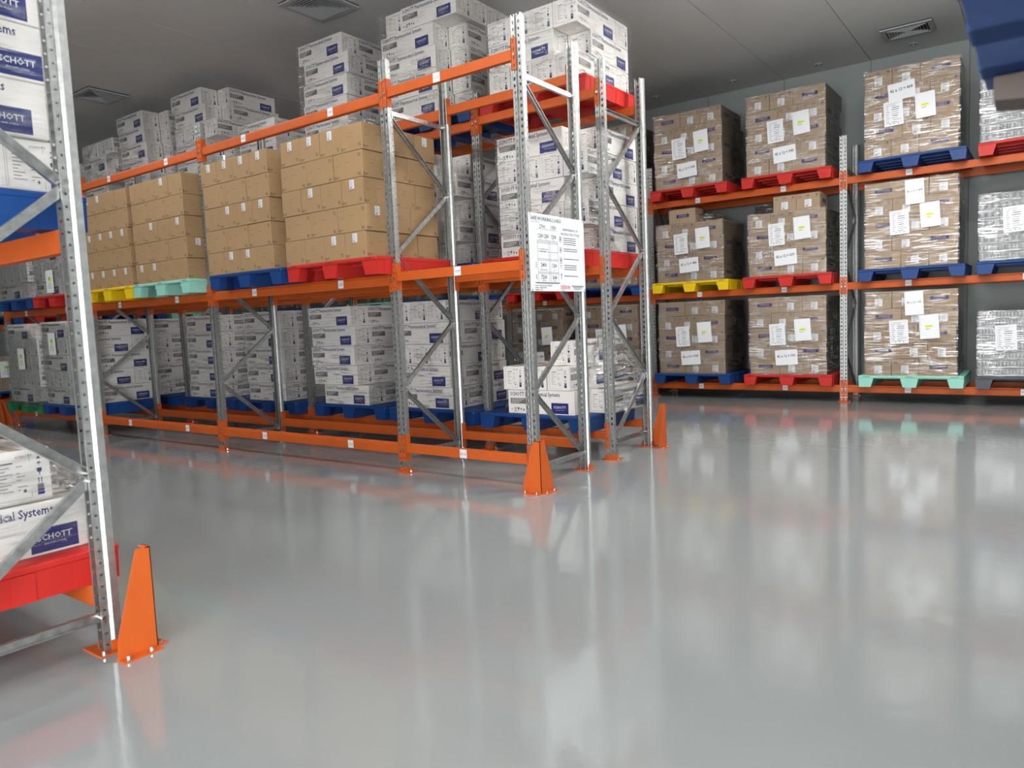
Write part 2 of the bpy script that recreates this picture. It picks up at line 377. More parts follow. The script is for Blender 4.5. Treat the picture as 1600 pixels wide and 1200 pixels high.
def beam(cx,y,z,L,face,label,h=.094,codes=(),rz=0):
    """face -1: outer side looks to local -y"""
    ang=rz+(0 if face<0 else PI)
    t=empty('rack_beam',(cx+E*math.sin(ang),y-E*math.cos(ang),z),ang); tag(t,label,'rack beam','orange rack beams')
    a=L/2-.0455
    link('beam_body',beam_mesh(2*a,h),t,(0,.0,0))
    link('beam_connector',CN[-1],t,(-a,0,0)); link('beam_connector',CN[1],t,(a,0,0))
    for u,c in codes:
        if c not in CARD: CARD[c]=card(c)
        link('location_label',CARD[c],t,(u,-.0005,-.047 if h>.085 else -.039))
    return t
W1,W=1.3941,2.79
FX=[0,-W1,-W1-W,-W1-2*W,-W1-3*W]
bayn=['right end bay','second bay from right','third bay from right','fourth bay from right','fifth bay from right']
ends=['right end','first bay joint from right','second bay joint from right','third bay joint from right','left end']
Ym=D+G
for r,(y,rz,nm) in enumerate([(0,0,'central rack front row'),(Ym+D,PI,'central rack rear row')]):
    for i,x in enumerate(FX): frame(x,y,rz,'galvanised frame at the %s of the %s'%(ends[i],nm))
lev=[('low',.258,.258),('middle',1.756,1.742),('top',3.297,3.285)]
codes={('low',0):[(0,'E1/G')],('middle',0):[(.03,'C1/F')],('top',0):[(-.09,'C1/I')]}
for r,(ya,nm) in enumerate([(0,'central rack front row'),(Ym,'central rack rear row')]):
    for i in range(4):
        L=FX[i]-FX[i+1]; cx=(FX[i]+FX[i+1])/2
        for ln,zn,zw in lev:
            z=zn if i==0 else zw; h=.076 if i==0 else .094
            cd=[]
            if i==0: cd=codes[(ln,0)]
            else: cd=[(-.60,'%s%d/%d'%('CDE'[i-1],i+1,2*i)),(.72,'%s%d/%d'%('CDE'[i-1],i+1,2*i+1))]
            fr=r==0
            beam(cx,ya,z,L,-1,'%s orange %s beam, %s, %s'%(ln,'front' if fr else 'inner',bayn[i],nm),h,cd if fr else ())
            beam(cx,ya+D,z,L,1,'%s orange %s beam, %s, %s'%(ln,'inner' if fr else 'rear',bayn[i],nm),h,() if fr else cd)
# back wall rack
RY=6.0733; RX=[3.76,.97,-1.82,-4.61,-7.40,-10.19,-12.98]
en3=['right end','upright between its two rightmost bays','second joint from right','third joint from right','fourth joint from right','fifth joint from right','left end']
for i,x in enumerate(RX): frame(x,RY,0,'galvanised frame of the back wall rack at the '+en3[i])
b3=['right end bay','second bay from right','third bay from right','fourth bay from right','fifth bay from right','left end bay']
L3=[('low',.225),('middle',1.607),('top',2.998)]
for i in range(6):
    cx=(RX[i]+RX[i+1])/2
    for ln,z in L3:
        if ln=='top' and i>2: continue
        if ln=='low' and i>3: continue
        beam(cx,RY,z,W,-1,'%s orange front beam, %s, back wall rack'%(ln,b3[i]),.094,[(-.62,'A%d/%d'%(i+1,1)),(.62,'A%d/%d'%(i+1,2))])
        if i<4: beam(cx,RY+D,z,W,1,'%s orange rear beam, %s, back wall rack'%(ln,b3[i]))
# left wall rack
LX=-12.6; LY=[5.45,2.66,-.13]
for i,y in enumerate(LY): frame(LX,y,PI/2,'galvanised frame of the left wall rack, '+['far end','middle','near end'][i])
for i in range(2):
    for ln,z in L3[:2]:
        beam(LX,(LY[i]+LY[i+1])/2,z,W,-1,'%s orange front beam, %s bay of the left wall rack'%(ln,['far','near'][i]),.094,[(-.6,'B%d/1'%(i+1)),(.6,'B%d/2'%(i+1))],PI/2)
        beam(LX-D,(LY[i]+LY[i+1])/2,z,W,1,'%s orange rear beam, %s bay of the left wall rack'%(ln,['far','near'][i]),.094,(),PI/2)
# near left rack
NY=-3.236
frame(.012,NY,PI,'large galvanised frame with diagonal braces at the left edge')
frame(-2.778,NY,PI,'galvanised frame at the hidden end of the near left rack')
for ln,z in (('low',.262),('middle',1.752),('top',3.29)):
    beam(-1.383,NY,z,W,1,'%s orange aisle side beam of the near left rack'%ln,.094,[(-.6,'F1/1'),(.6,'F1/2')])
    beam(-1.383,NY-D,z,W,-1,'%s orange rear beam of the near left rack'%ln)

# post protectors
def protector(x,y,sx,sy,hh,label):
    """corner at x,y; legs run back to -sx and -sy"""
    t=empty('post_protector',(x,y,0)); tag(t,label,'post protector','orange post protectors')
    b=MB(); w,wt,th=.165,.06,.004
    def leg(ax,s):
        pts=[(0,0),(-s*w,0),(-s*w,.02),(-s*w*.96,.09),(-s*wt,hh),(0,hh)]
        return pts
    # leg along x (plane y)
    y0,y1=(0,-sy*th)
    b.prism(leg('x',sx),min(y0,y1),max(y0,y1),'y','orange')
    b.prism(leg('y',sy),min(0,-sx*th),max(0,-sx*th),'x','orange')
    # floor flanges turned outwards
    b.box(min(-sx*w,sx*.0),max(-sx*w,sx*.0),min(0,sy*.045),max(0,sy*.045),0,.005,'orange')
    b.box(min(0,sx*.045),max(0,sx*.045),min(-sy*w,0),max(-sy*w,0),0,.005,'orange')
    # folded top lip
    b.box(min(0,-sx*wt),max(0,-sx*wt),min(0,-sy*.02),max(0,-sy*.02),hh-.004,hh,'orange')
    b.obj('steel_guard',t)
    for p in((-sx*.03,sy*.024),(-sx*.135,sy*.024),(sx*.024,-sy*.04),(sx*.024,-sy*.135)):
        link('anchor_bolt',AN,t,(p[0],p[1],.005))
protector(.165,-.175,1,-1,.40,'orange post protector at the near right corner of the central rack')
protector(.175,Ym+D+.055,1,1,.42,'orange post protector at the far right corner of the central rack')
protector(.182,NY+.118,1,1,.435,'large orange post protector beside the near left post')
protector(FX[4]-.175,-.175,-1,-1,.40,'small orange post protector at the far left end of the central rack')

# ------------------------------------------------------------------ pallets
def pallet_mesh(c):
    m='p_'+c; b=MB(); w,d,h=1.2,1.0,.15
    b.cbox(-w/2,w/2,-d/2,d/2,h-.034,h,m,.008)
    # top relief: shallow raised slats and rim
    for i in range(9):
        x=-w/2+.07+i*(w-.14)/8; b.box(x-.045,x+.045,-d/2+.04,d/2-.04,h,h+.003,m)
    # three tapered runners front to back
    for x,wb,wt in((-.515,.155,.17),(0,.15,.20),(.515,.155,.17)):
        if x: 
            s=1 if x>0 else -1; xo=s*w/2; pts=[(xo-s*.012,0),(xo-s*.150,0),(xo-s*.185,h-.03),(xo-s*.002,h-.03)]
        else: pts=[(-.075,0),(.075,0),(.105,h-.03),(-.105,h-.03)]
        b.prism(pts,-d/2+.006,d/2-.006,'y',m)
        # foot ribs
        for y in(-.36,-.12,.12,.36):
            xs=[p[0] for p in pts]; lo,hi=min(xs),max(xs)
            if x: b.prism([(p[0]+(.004 if s>0 else -.004) if abs(p[0])>.56 else p[0],p[1]) for p in pts],y-.045,y+.045,'y',m)
    # lip hand slots on the front, their inner shade painted as dark strips
    for x in(-.50,0,.50):
        b.box(x-.045,x+.045,-d/2-.0008,-d/2,h-.016,h-.010,'rubber_slot_shade')
    # ribs beneath the deck
    for y in(-.33,-.11,.11,.33): b.box(-w/2+.17,w/2-.17,y-.008,y+.008,h-.055,h-.034,m)
    return b.mesh('plastic_pallet')
PM={}
def pallet(c,cx,cy,z,label,rz=0):
    if c not in PM: PM[c]=pallet_mesh(c)
    return tag(link('plastic_pallet',PM[c],None,(cx,cy,z),rz),label,'pallet','plastic pallets')

# ------------------------------------------------------------------ cartons
SL,SW,SH=.745,.247,.2255
def schott_mesh():
    b=MB(); L,w,h=SL-.006,SW-.004,SH-.003
    b.cbox(-L/2,L/2,-w/2,w/2,0,h,'white',.004)
    b.box(-L/2+.002,L/2-.002,-.024,.024,h,h+.0005,'tape')
    for s in(-1,1):
        O=(-s*-1*L/2*-1,0,0)
        # long faces
        O=Vector((-L/2 if s<0 else L/2, s*w/2,0)); U=Vector((1 if s<0 else -1,0,0)); V=Vector((0,0,1))
        tw=max(a for a,_ in text2d('SCHOTT Pharmaceutical Systems',.052)[0]); b.text(O,U,V,.028,h*.765,'SCHOTT Pharmaceutical Systems',.052,'navy',sx=.56/tw)
        b.flat(O,U,V,.028,.235,h*.42,h*.66,'greyp')
        for k in range(3): b.flat(O,U,V,.04,.19-.03*k,h*(.595-.065*k),h*(.615-.065*k),'white',.001)
        u=.03
        b.text(O,U,V,u,h*.14,'350',.02,'ink')
        b.flat(O,U,V,.075,.079,h*.10,h*.25,'ink'); b.flat(O,U,V,.088,.092,h*.10,h*.25,'ink'); b.flat(O,U,V,.070,.097,h*.09,h*.11,'ink')
        b.tri(O,U,V,[(.070,h*.21),(.084,h*.21),(.077,h*.27)],'ink'); b.tri(O,U,V,[(.083,h*.21),(.097,h*.21),(.090,h*.27)],'ink')
        b.tri(O,U,V,[(.108,h*.26),(.110,h*.18),(.118,h*.15),(.126,h*.18),(.128,h*.26)],'ink'); b.flat(O,U,V,.1165,.1195,h*.09,h*.16,'ink')
        b.tri(O,U,V,[(.140,h*.17),(.150,h*.25),(.160,h*.17)],'ink'); b.flat(O,U,V,.1488,.1512,h*.10,h*.2,'ink')
        b.flat(O,U,V,.172,.186,h*.13,h*.20,'ink')
        b.flat(O,U,V,L*.665,L*.915,h*.05,h*.50,'bluep')
        b.text(O,U,V,L*.79,h*.27,'SCHOTT',.034,'inkw','CENTER',d=.0014); b.text(O,U,V,L*.79,h*.19,'glass made of ideas',.011,'inkw','CENTER',d=.0014)
        # short ends
        O=Vector((s*L/2,-s*w/2,0)); U=Vector((0,s,0))
        t=.0012
        for u0,u1,v0,v1 in((.022,.022+t,.02,h-.02),(.030,.030+t,.02,h-.02),(.03,.165,.02,.02+t),(.165,.165+t,.02,.05),(.03,.045,h-.02,h-.02+t),(.165,.165+t,h-.05,h-.02)):
            b.flat(O,U,V,u0,u1,v0,v1,'greyp')
        b.text(O,U,V,.115,h-.034,'SCHOTT',.016,'ink')
        b.flat(O,U,V,.050,.105,h-.052,h-.047,'ink')
        for k,(q,z) in enumerate([(.04,.4),(.025,.0),(.05,.2),(.03,.5),(.02,.3),(.045,.0),(.03,.6),(.05,.2)]):
            b.flat(O,U,V,.050,.050+q,h-.068-.014*k,h-.065-.014*k,'greyp')
            if z: b.flat(O,U,V,.115,.115+z*.06,h-.068-.014*k,h-.065-.014*k,'greyp')
        b.tri(O,U,V,[(.133,.052),(.141,.060),(.149,.052),(.141,.044)],'ink')
        u=.200; 
        b.tri(O,U,V,[(u-.009,h-.045),(u,h-.034),(u+.009,h-.045)],'navy')
        b.tri(O,U,V,[(u-.010,h-.065),(u,h-.056),(u+.010,h-.065)],'navy'); b.flat(O,U,V,u-.001,u+.001,h-.073,h-.064,'navy')
        b.tri(O,U,V,[(u-.010,h-.084),(u-.009,h-.098),(u,h-.106),(u+.009,h-.098),(u+.010,h-.084)],'navy'); b.flat(O,U,V,u-.0015,u+.0015,h-.116,h-.105,'navy')
        b.flat(O,U,V,u-.007,u-.004,h-.146,h-.128,'navy'); b.flat(O,U,V,u+.004,u+.007,h-.146,h-.128,'navy')
        b.tri(O,U,V,[(u-.010,h-.130),(u-.0055,h-.122),(u-.001,h-.130)],'navy'); b.tri(O,U,V,[(u+.001,h-.130),(u+.0055,h-.122),(u+.010,h-.130)],'navy')
        b.flat(O,U,V,u-.012,u+.012,h-.170,h-.150,'greyp'); b.flat(O,U,V,u-.013,u+.013,h-.196,h-.171,'navy')
    return b.mesh('white_carton')
KL,KS,KH=.367,.275,.2265
def kraft_mesh():
    b=MB(); L,w,h=KL-.005,KS-.005,KH-.003
    b.cbox(-L/2,L/2,-w/2,w/2,0,h,'kraft',.003)
    b.box(-L/2+.002,L/2-.002,-.022,.022,h,h+.0005,'tape')
    for s in(-1,1):
        for O,U,F in((Vector((-L/2 if s<0 else L/2,s*w/2,0)),Vector((1 if s<0 else -1,0,0)),L),(Vector((s*L/2,-s*w/2,0)),Vector((0,s,0)),w)):
            V=Vector((0,0,1))
            b.tri(O,U,V,[(.012,.012),(.022,.012),(.022,.036),(.017,.040),(.012,.034)],'kink')
            b.flat(O,U,V,.028,.070,.026,.031,'kink'); b.flat(O,U,V,.028,.052,.015,.020,'kink')
            for k in range(3): b.flat(O,U,V,F-.052+.003*k,F-.016,(.195 if F>.3 else .050)-k*.011,(.199 if F>.3 else .054)-k*.011,'kink')
            if F>.3:
                b.tri(O,U,V,[(F-.055,.018),(F-.040,.018),(F-.043,.040),(F-.052,.040)],'kink'); b.flat(O,U,V,F-.034,F-.031,.014,.042,'kink'); b.flat(O,U,V,F-.024,F-.021,.014,.042,'kink'); b.flat(O,U,V,F-.036,F-.018,.012,.015,'kink')
                b.flat(O,U,V,.04,.058,.182,.185,'kink'); b.flat(O,U,V,.035,.085,.128,.130,'kink'); b.flat(O,U,V,.035,.080,.116,.118,'kink'); b.flat(O,U,V,.15,.215,.140,.1425,'kink')
            else:
                b.flat(O,U,V,.085,.150,.120,.122,'kink'); b.flat(O,U,V,.11,.16,.150,.152,'kink')
    return b.mesh('kraft_carton')
YL,YS,YH=.42,.31,.2165
def brown_mesh():
    b=MB(); L,w,h=YL-.005,YS-.005,YH-.003
    b.cbox(-L/2,L/2,-w/2,w/2,0,h,'kraftw',.003)
    b.box(-L/2+.002,L/2-.002,-.024,.024,h,h+.0005,'tape')
    for s in(-1,1):
        V=Vector((0,0,1))
        O=Vector((-L/2 if s<0 else L/2,s*w/2,0)); U=Vector((1 if s<0 else -1,0,0)); c=L/2+.01
        b.flat(O,U,V,c-.10,c+.10,h*.40,h*.63,'navy'); b.text(O,U,V,c,h*.455,'SYKES',.044,'kraftw','CENTER',sx=1.15,d=.0014)
        b.flat(O,U,V,c-.09,c+.09,h*.335,h*.345,'kink')
        O=Vector((s*L/2,-s*w/2,0)); U=Vector((0,s,0))
        def fr(u0,u1,v0,v1):
            t=.002
            b.flat(O,U,V,u0,u1,v0,v0+t,'kink');b.flat(O,U,V,u0,u1,v1-t,v1,'kink');b.flat(O,U,V,u0,u0+t,v0,v1,'kink');b.flat(O,U,V,u1-t,u1,v0,v1,'kink')
        fr(.022,.062,h-.062,h-.018); fr(.125,.172,h-.05,h-.018); fr(w-.062,w-.022,h-.062,h-.018)
        b.flat(O,U,V,.033,.038,h-.054,h-.028,'kink'); b.flat(O,U,V,.047,.052,h-.054,h-.028,'kink')
        b.tri(O,U,V,[(.132,h-.036),(.148,h-.024),(.165,h-.036)],'kink'); b.flat(O,U,V,.147,.150,h-.046,h-.034,'kink')
        b.tri(O,U,V,[(w-.054,h-.024),(w-.050,h-.040),(w-.042,h-.044),(w-.034,h-.040),(w-.030,h-.024)],'kink'); b.flat(O,U,V,w-.0435,w-.0405,h-.056,h-.042,'kink')
    return b.mesh('brown_carton')
def sticker(w,h,lines,hi=None):
    b=MB(); b.box(-w/2,w/2,-.0012,0,0,h,'sticker')
    O=(-w/2,-.0012,0);U=(1,0,0);V=(0,0,1)
    for k in range(lines):
        z=h-.012-k*(h-.02)/lines; b.flat(O,U,V,w*.12,w*(.55+.33*((k*37)%10)/10),z,z+.003,'greyp')
    b.flat(O,U,V,w*.15,w*.5,h*.08,h*.18,'ink')
    return b.mesh('shipping_label')
KM,YM,WM=kraft_mesh(),brown_mesh(),schott_mesh()
STK=sticker(.058,.075,5); STY=sticker(.088,.098,6)
KIND={'w':(WM,'white_carton','white carton','carton',SL,SW,SH),'k':(KM,'kraft_carton','brown carton','carton',KL,KS,KH),'y':(YM,'brown_carton','taped carton','carton',YL,YS,YH)}
ORD=['bottom','second','third','fourth','fifth','sixth']
def carton(kind,x,y,z,along,pos,desc,layer,stick=None,grp='',jit=.004,tilt=(0,0),top=False):
    me,nm,word,cat,L,w,h=KIND[kind]
    rz=(0 if along=='x' else PI/2)+random.uniform(-1,1)*jit*1.6
    o=link(nm,me,None,(x+random.uniform(-1,1)*jit*.4,y+random.uniform(-1,1)*jit,z),rz,*tilt)
    tag(o,'%s %s, %s layer, %s'%(pos,word,'top' if top else ORD[layer],desc),cat,grp)
    if stick=='front' or stick=='side' or stick=='both':
        m=STK if kind=='k' else STY
        zz=h-.090 if kind=='k' else .030
        if stick in('front','both'):
            if along=='x': link('shipping_label',m,o,(random.uniform(-.02,.05) if kind=='k' else 0,-w/2+.0022,zz),0)
            else: link('shipping_label',m,o,(-L/2+.0022,0,zz),-PI/2)
        if stick in('side','both'):
            if along=='x': link('shipping_label',m,o,(L/2-.0022,0,zz),PI/2)
            else: link('shipping_label',m,o,(.04,-w/2+.0022,zz),0)
    return o
POS4=['front left','front second','front third','front right']; POS3=['front left','front middle','front right']
def schott_load(x0,y0,z,spec,desc,wide,offs=None,grp=None,full_top=False):
    """spec bottom to top. A: short ends in front; B: one long in front; C: all longs across. wide: 4 or 3 short widths"""
    grp=grp or 'white cartons, '+desc
    n=wide; Wd=n*SW
    for i,t in enumerate(spec):
        zz=z+i*SH; ox=x0+(offs[i] if offs else 0); full=full_top and i==len(spec)-1
        tp=False
        if t=='A':
            for k in range(n): carton('w',ox+(k+.5)*SW,y0+SL/2,zz,'y',(POS4 if n==4 else POS3)[k],desc,i,grp=grp,top=tp)
            carton('w',ox+Wd-SL/2,y0+SL+SW/2,zz,'x','rear',desc,i,grp=grp)
        elif t=='B':
            carton('w',ox+SL/2,y0+SW/2,zz,'x','front long',desc,i,grp=grp)
            carton('w',ox+(n-.5)*SW,y0+SW+SL/2,zz,'y','side',desc,i,grp=grp)
            if full:
                for k in range(n-1): carton('w',ox+(k+.5)*SW,y0+SW+SL/2,zz,'y','inner '+POS4[k].split()[-1],desc,i,grp=grp)
        elif t=='C':
            for k in range(4): carton('w',ox+Wd-SL/2,y0+(k+.5)*SW,zz,'x',['front long','second deep','third deep','rear'][k],desc,i,grp=grp)
            if n==4: carton('w',ox+SW/2,y0+.02+SL/2,zz,'y','left end',desc,i,grp=grp)
def kraft_load(x0,y0,z,desc,seed):
    rnd=random.Random(seed); grp='brown cartons, '+desc
    for i in range(5):
        zz=z+i*KH; ox=x0+rnd.uniform(-.012,.012)
        if i%2==0:
            for k in range(4): carton('k',ox+(k+.5)*KS,y0+KL/2,zz,'y',POS4[k],desc,i,'front' if rnd.random()<.55 else None,grp,.003)
            for k in range(2): carton('k',ox+4*KS-KL/2,y0+KL+(k+.5)*KS,zz,'x','side '+['middle','rear'][k],desc,i,'side' if rnd.random()<.3 else None,grp,.003)
        else:
            for k in range(3): carton('k',ox+(k+.5)*KL,y0+KS/2,zz,'x',POS3[k],desc,i,'side' if k==2 and rnd.random()<.4 else None,grp,.003)
            carton('k',ox+3*KL-KL/2,y0+KS*1.5,zz,'x','side middle',desc,i,None,grp,.003)
            carton('k',ox+3*KL-KS/2,y0+2*KS+KL/2,zz,'y','side rear',desc,i,None,grp,.003)
def sykes_load(x0,y0,z,rows,desc,side=True,extra=None):
    grp='taped cartons, '+desc
    for i,t in enumerate(rows):
        zz=z+i*YH; x=x0+random.uniform(-.01,.01)
        for k,c in enumerate(t):
            w=YL if c=='L' else YS
            if c=='L': carton('y',x+w/2,y0+YS/2,zz,'x',POS3[k],desc,i,None,grp)
            elif c=='S': carton('y',x+w/2,y0+YL/2,zz,'y',POS3[k],desc,i,'front',grp)
            x+=w
        if side:
            if t[-1]=='S': carton('y',x-YS/2,y0+YL*1.5,zz,'y','side',desc,i,None,grp)
            else: 
                for k in range(2): carton('y',x-YL/2,y0+YS*(1.5+k),zz,'x','side '+['middle','rear'][k],desc,i,None,grp)

# ------------------------------------------------------------------ stretch film
def film(x0,x1,y0,y1,z0,z1,label,heavy=False,amp=.006,faces='FRL',seed=0,top=False):
    b=MB(); m='film_heavy' if heavy else 'film'; g=.010
    X0_,X1_,Y0_,Y1_=x0-g,x1+g,y0-g,y1+g
    cx,cy,cz=(x0+x1)/2,(y0+y1)/2,z0
    def grid(P,N,nu,nv):
        vs=[]
        for j in range(nv+1):
            for i in range(nu+1):
                u,v=i/nu,j/nv; p=Vector(P(u,v)); e=min(u,1-u,.12)/.12
                q=p*1.0+Vector((seed*3.1,seed*1.7,seed))
                d=noise.noise(Vector((q.x*3,q.y*3,q.z*9)))*.6+noise.noise(Vector((q.x*9,q.y*9,q.z*26)))*.4
                vs.append(p+Vector(N)*(max(0,d+.35)*amp*(.3+.7*e))-Vector((cx,cy,cz)))
        fs=[(j*(nu+1)+i,j*(nu+1)+i+1,(j+1)*(nu+1)+i+1,(j+1)*(nu+1)+i) for j in range(nv) for i in range(nu)]
        b.add(vs,fs,m,True)
    if 'F' in faces: grid(lambda u,v:(X0_+(X1_-X0_)*u,Y0_,z0+(z1-z0)*v),(0,-1,0),26,34)
    if 'R' in faces: grid(lambda u,v:(X1_,Y0_+(Y1_-Y0_)*u,z0+(z1-z0)*v),(1,0,0),22,34)
    if 'L' in faces: grid(lambda u,v:(X0_,Y1_+(Y0_-Y1_)*u,z0+(z1-z0)*v),(-1,0,0),6,16)
    if top: grid(lambda u,v:(X0_+(X1_-X0_)*u,Y0_+(Y1_-Y0_)*v,z1+.004),(0,0,1),24,24)
    o=b.obj('film_wrap',None,(cx,cy,cz)); return tag(o,label,'stretch film','clear stretch films around the loads')

# ------------------------------------------------------------------ papers
def doc_mesh(kind,txt=''):
    b=MB(); w,h=(.215,.30) if kind!='hand' else (.30,.21)
    if kind=='handv': w,h=.21,.30
    b.box(-w/2,w/2,-.002,0,-h/2,h/2,'paper'); O=(-w/2,-.002,-h/2);U=(1,0,0);V=(0,0,1)
    if kind=='table':
        for z in(.04,.275): b.flat(O,U,V,.03,w-.012,z,z+.0012,'ink')
        b.flat(O,U,V,.022,.0232,.012,h-.012,'greyp')
        for k in range(9):
            z=.245-k*.025; b.flat(O,U,V,.032,.032+.02+.012*(k%3==0),z,z+.005,'ink')
            b.flat(O,U,V,.085+.01*(k%2),.085+.05+.045*((k*7)%5)/5+.02*(k%2),z,z+.007 if k in(1,2,5) else z+.004,'ink')
        b.text(O,U,V,.05,.262,'PALLET IDENTITY',.012,'ink')
        for k in range(3): b.flat(O,U,V,.06+.045*k,.072+.045*k,.022,.032,'ink')
    elif kind=='high':
        b.flat(O,U,V,.06,.145,.140,.168,'yellow_hi'); b.flat(O,U,V,.07,.135,.152,.156,'ink',.001); b.flat(O,U,V,.065,.12,.125,.128,'greyp'); b.flat(O,U,V,.065,.11,.115,.118,'greyp')
        b.flat(O,U,V,.012,.0128,.01,h-.01,'greyp')
    elif kind=='green':
        b.flat(O,U,V,.07,.14,.17,.215,'green_hi'); b.flat(O,U,V,.07,.14,.145,.17,'yellow_hi')
        for k in range(4): b.flat(O,U,V,.05,.15,.12-.02*k,.124-.02*k,'greyp')
    elif kind=='hand': b.text(O,U,V,w/2,h*.52,txt,.052,'ink','CENTER',sx=.85,rot=.03)
    elif kind=='handv': b.text(O,U,V,w/2,h*.50,txt,.034,'ink','CENTER',sx=.9,rot=.02)
    return b.mesh('document_sheet')
DM={}
def doc(kind,x,y,z,label,rot=0,txt='',rz=0):
    k=(kind,txt)
    if k not in DM: DM[k]=doc_mesh(kind,txt)
    o=link('document_sheet',DM[k],None,(x,y,z),rz); o.rotation_euler=(0,rot,rz)
    return tag(o,label,'paper sheet','paper sheets on the wrapped loads')

# ------------------------------------------------------------------ loads: central rack front row
PZ=.15
def P(c,cx,cy,z,desc): pallet(c,cx,cy,z,'%s plastic pallet, %s'%(c,desc))
ZL,ZM,ZT=.258,1.742,3.285
for c,cx,kx,s,n in [('red',-1.985,-2.615,1,'second bay right slot'),('blue',-3.27,-3.92,2,'second bay left slot'),('cyan',-4.85,-5.40,3,'third bay right slot'),('yellow',-6.08,-6.60,4,'third bay left slot')]:
    P(c,cx,.27,ZM,'under plain brown cartons, middle level of central rack')
    kraft_load(kx,-.20,ZM+PZ+.003,'on %s pallet, middle level'%c,s)
    if c=='red': pass
y1=-.20
d='middle %s slot, left bay of central front row'
P('red',-7.62,.27,ZM,'middle right slot, left bay of central front row')
schott_load(-8.13,y1,ZM+PZ+.003,'BABA',d%'right',4)
film(-8.13,-7.14,y1,.79,ZM+PZ,ZM+PZ+.9,'loose clear film, '+d%'right',True,.02,seed=1)
doc('green',-7.62,y1-.026,ZM+.33,'sheet with green mark above red pallet, left bay of central front row')
P('blue',-8.87,.27,ZM,'middle left slot, left bay of central front row')
schott_load(-9.36,y1,ZM+PZ+.003,'BAAB',d%'left',4)
film(-9.36,-8.37,y1,.79,ZM+PZ,ZM+PZ+.9,'clear film, '+d%'left',False,.012,seed=2)
doc('green',-8.66,y1-.022,ZM+.80,'sheet with green mark, '+d%'left')
d='low %s slot, left bay of central front row'
P('blue',-7.62,.27,ZL,'low right slot, left bay of central front row')
schott_load(-8.10,y1,ZL+PZ+.003,'BABAB',d%'right',4)
film(-8.10,-7.11,y1,.79,ZL+PZ-.04,ZL+PZ+1.14,'clear film, '+d%'right',False,.012,seed=3)
doc('green',-7.75,y1-.022,ZL+.98,'sheet with green mark, '+d%'right')
P('green',-8.87,.27,ZL,'low left slot, left bay of central front row')
schott_load(-9.27,y1,ZL+PZ+.003,'BAAAB',d%'left',4)
film(-9.32,-8.23,y1-.02,.79,ZL+PZ-.06,ZL+PZ+1.14,'clear film, '+d%'left',False,.014,seed=4)
doc('green',-8.75,y1-.04,ZL+.78,'sheet with green mark, '+d%'left')

# ------------------------------------------------------------------ loads: central rack rear row
ZNL,ZNM,ZNT=.258,1.756,3.297
# low, right end bay: half unpacked stack
d='low blue pallet, right end of central rack'
pallet('blue',-.73,1.49,ZNL,'blue plastic pallet under the half unpacked white stack')
z=ZNL+PZ+.003
schott_load(-1.01,1.04,z,'B','half unpacked stack, right end low level',4,grp='cartons of the half unpacked stack')
for k in(0,1,2): carton('w',-1.01+(k+.5)*SW,1.04+SW+SL/2,z,'y',['inner left','inner middle','inner right'][k],'half unpacked stack, right end low level',0,grp='cartons of the half unpacked stack')
for k in range(3): carton('w',-1.065+(k+.5)*SW*1.02,1.05+SL/2,z+SH,'y',POS3[k],'half unpacked stack, right end low level',1,grp='cartons of the half unpacked stack')
carton('w',-.46,1.16+SL/2,z+2*SH,'y','single','half unpacked stack, right end low level',2,grp='cartons of the half unpacked stack',tilt=(.0,.0),top=True)
def crumple(cx,cy,cz,rx,ry,rz_,label,seed):
    bm=bmesh.new(); bmesh.ops.create_icosphere(bm,subdivisions=5,radius=1)
    for v in bm.verts:
        n=v.co.normalized(); q=n*2.3+Vector((seed,seed*2,0))
        d=noise.noise(q)*.28+abs(noise.noise(q*2.7))*.22+noise.noise(q*7)*.05
        p=n*(1+d); k=max(0,p.z) if p.z>-.05 else p.z*.2
        v.co=Vector((p.x*rx,p.y*ry,max(0,p.z*.5+.5)*rz_))
    bmesh.ops.delete(bm,geom=[f for f in bm.faces if all(v.co.z<.004 for v in f.verts)],context='FACES')
    me=bpy.data.meshes.new('crumpled_film'); bm.to_mesh(me); bm.free(); me.materials.append(M['film_heavy'])
    for p in me.polygons: p.use_smooth=True
    return tag(link('crumpled_film',me,None,(cx,cy,cz)),label,'stretch film')
crumple(-.22,1.72,z,.17,.40,.66,'crumpled clear film hanging over the half unpacked white stack',3)
film(-1.01,-.02,1.30,2.03,ZNL+PZ,z+2*SH+.1,'torn clear film on the side of the half unpacked white stack',True,.03,'R',seed=9)
# middle, right end bay
d='above middle red pallet, right end bay'
pallet('red',-.73,1.64,ZNM,'red plastic pallet, middle level at the right end behind the sign')
schott_load(-1.13,1.19,ZNM+PZ+.003,'BABAB',d,4)
film(-1.13,-.14,1.19,2.18,ZNM+PZ,ZNM+PZ+1.14,'clear film around the white stack behind the sign',False,.012,seed=5)
# top, right end bay
d='above top red pallet, right end bay'
pallet('red',-.73,1.70,ZNT,'red plastic pallet, top level at the right end of the central rack')
schott_load(-1.19,1.20,ZNT+PZ+.003,'ABA',d,4)
film(-1.19,-.18,1.20,2.19,ZNT+PZ,ZNT+PZ+.69,'clear film around the topmost white stack at the right end',False,.014,seed=6)
def R2(level,z,slot,bay,c,pcx,x0,spec,wide,offs=None,fl=True,heavy=False,py=1.52,y0=1.06,amp=.012):
    d='%s %s slot, %s bay, central rear row'%(level,slot,bay)
    pallet(c,pcx,py,z,'%s plastic pallet, %s'%(c,d))
    schott_load(x0,y0,z+PZ+.003,spec,d,wide,offs)
    mx=max(offs) if offs else 0
    if fl: film(x0+(min(offs) if offs else 0),x0+wide*SW+mx,y0,y0+.99,z+PZ-.03,z+PZ+len(spec)*SH+.01,'clear film, '+d,heavy,amp,seed=x0)
R2('low',ZL,'right','second','blue',-2.03,-2.50,'BBABA',3,[.03,0,-.01,0,-.02])
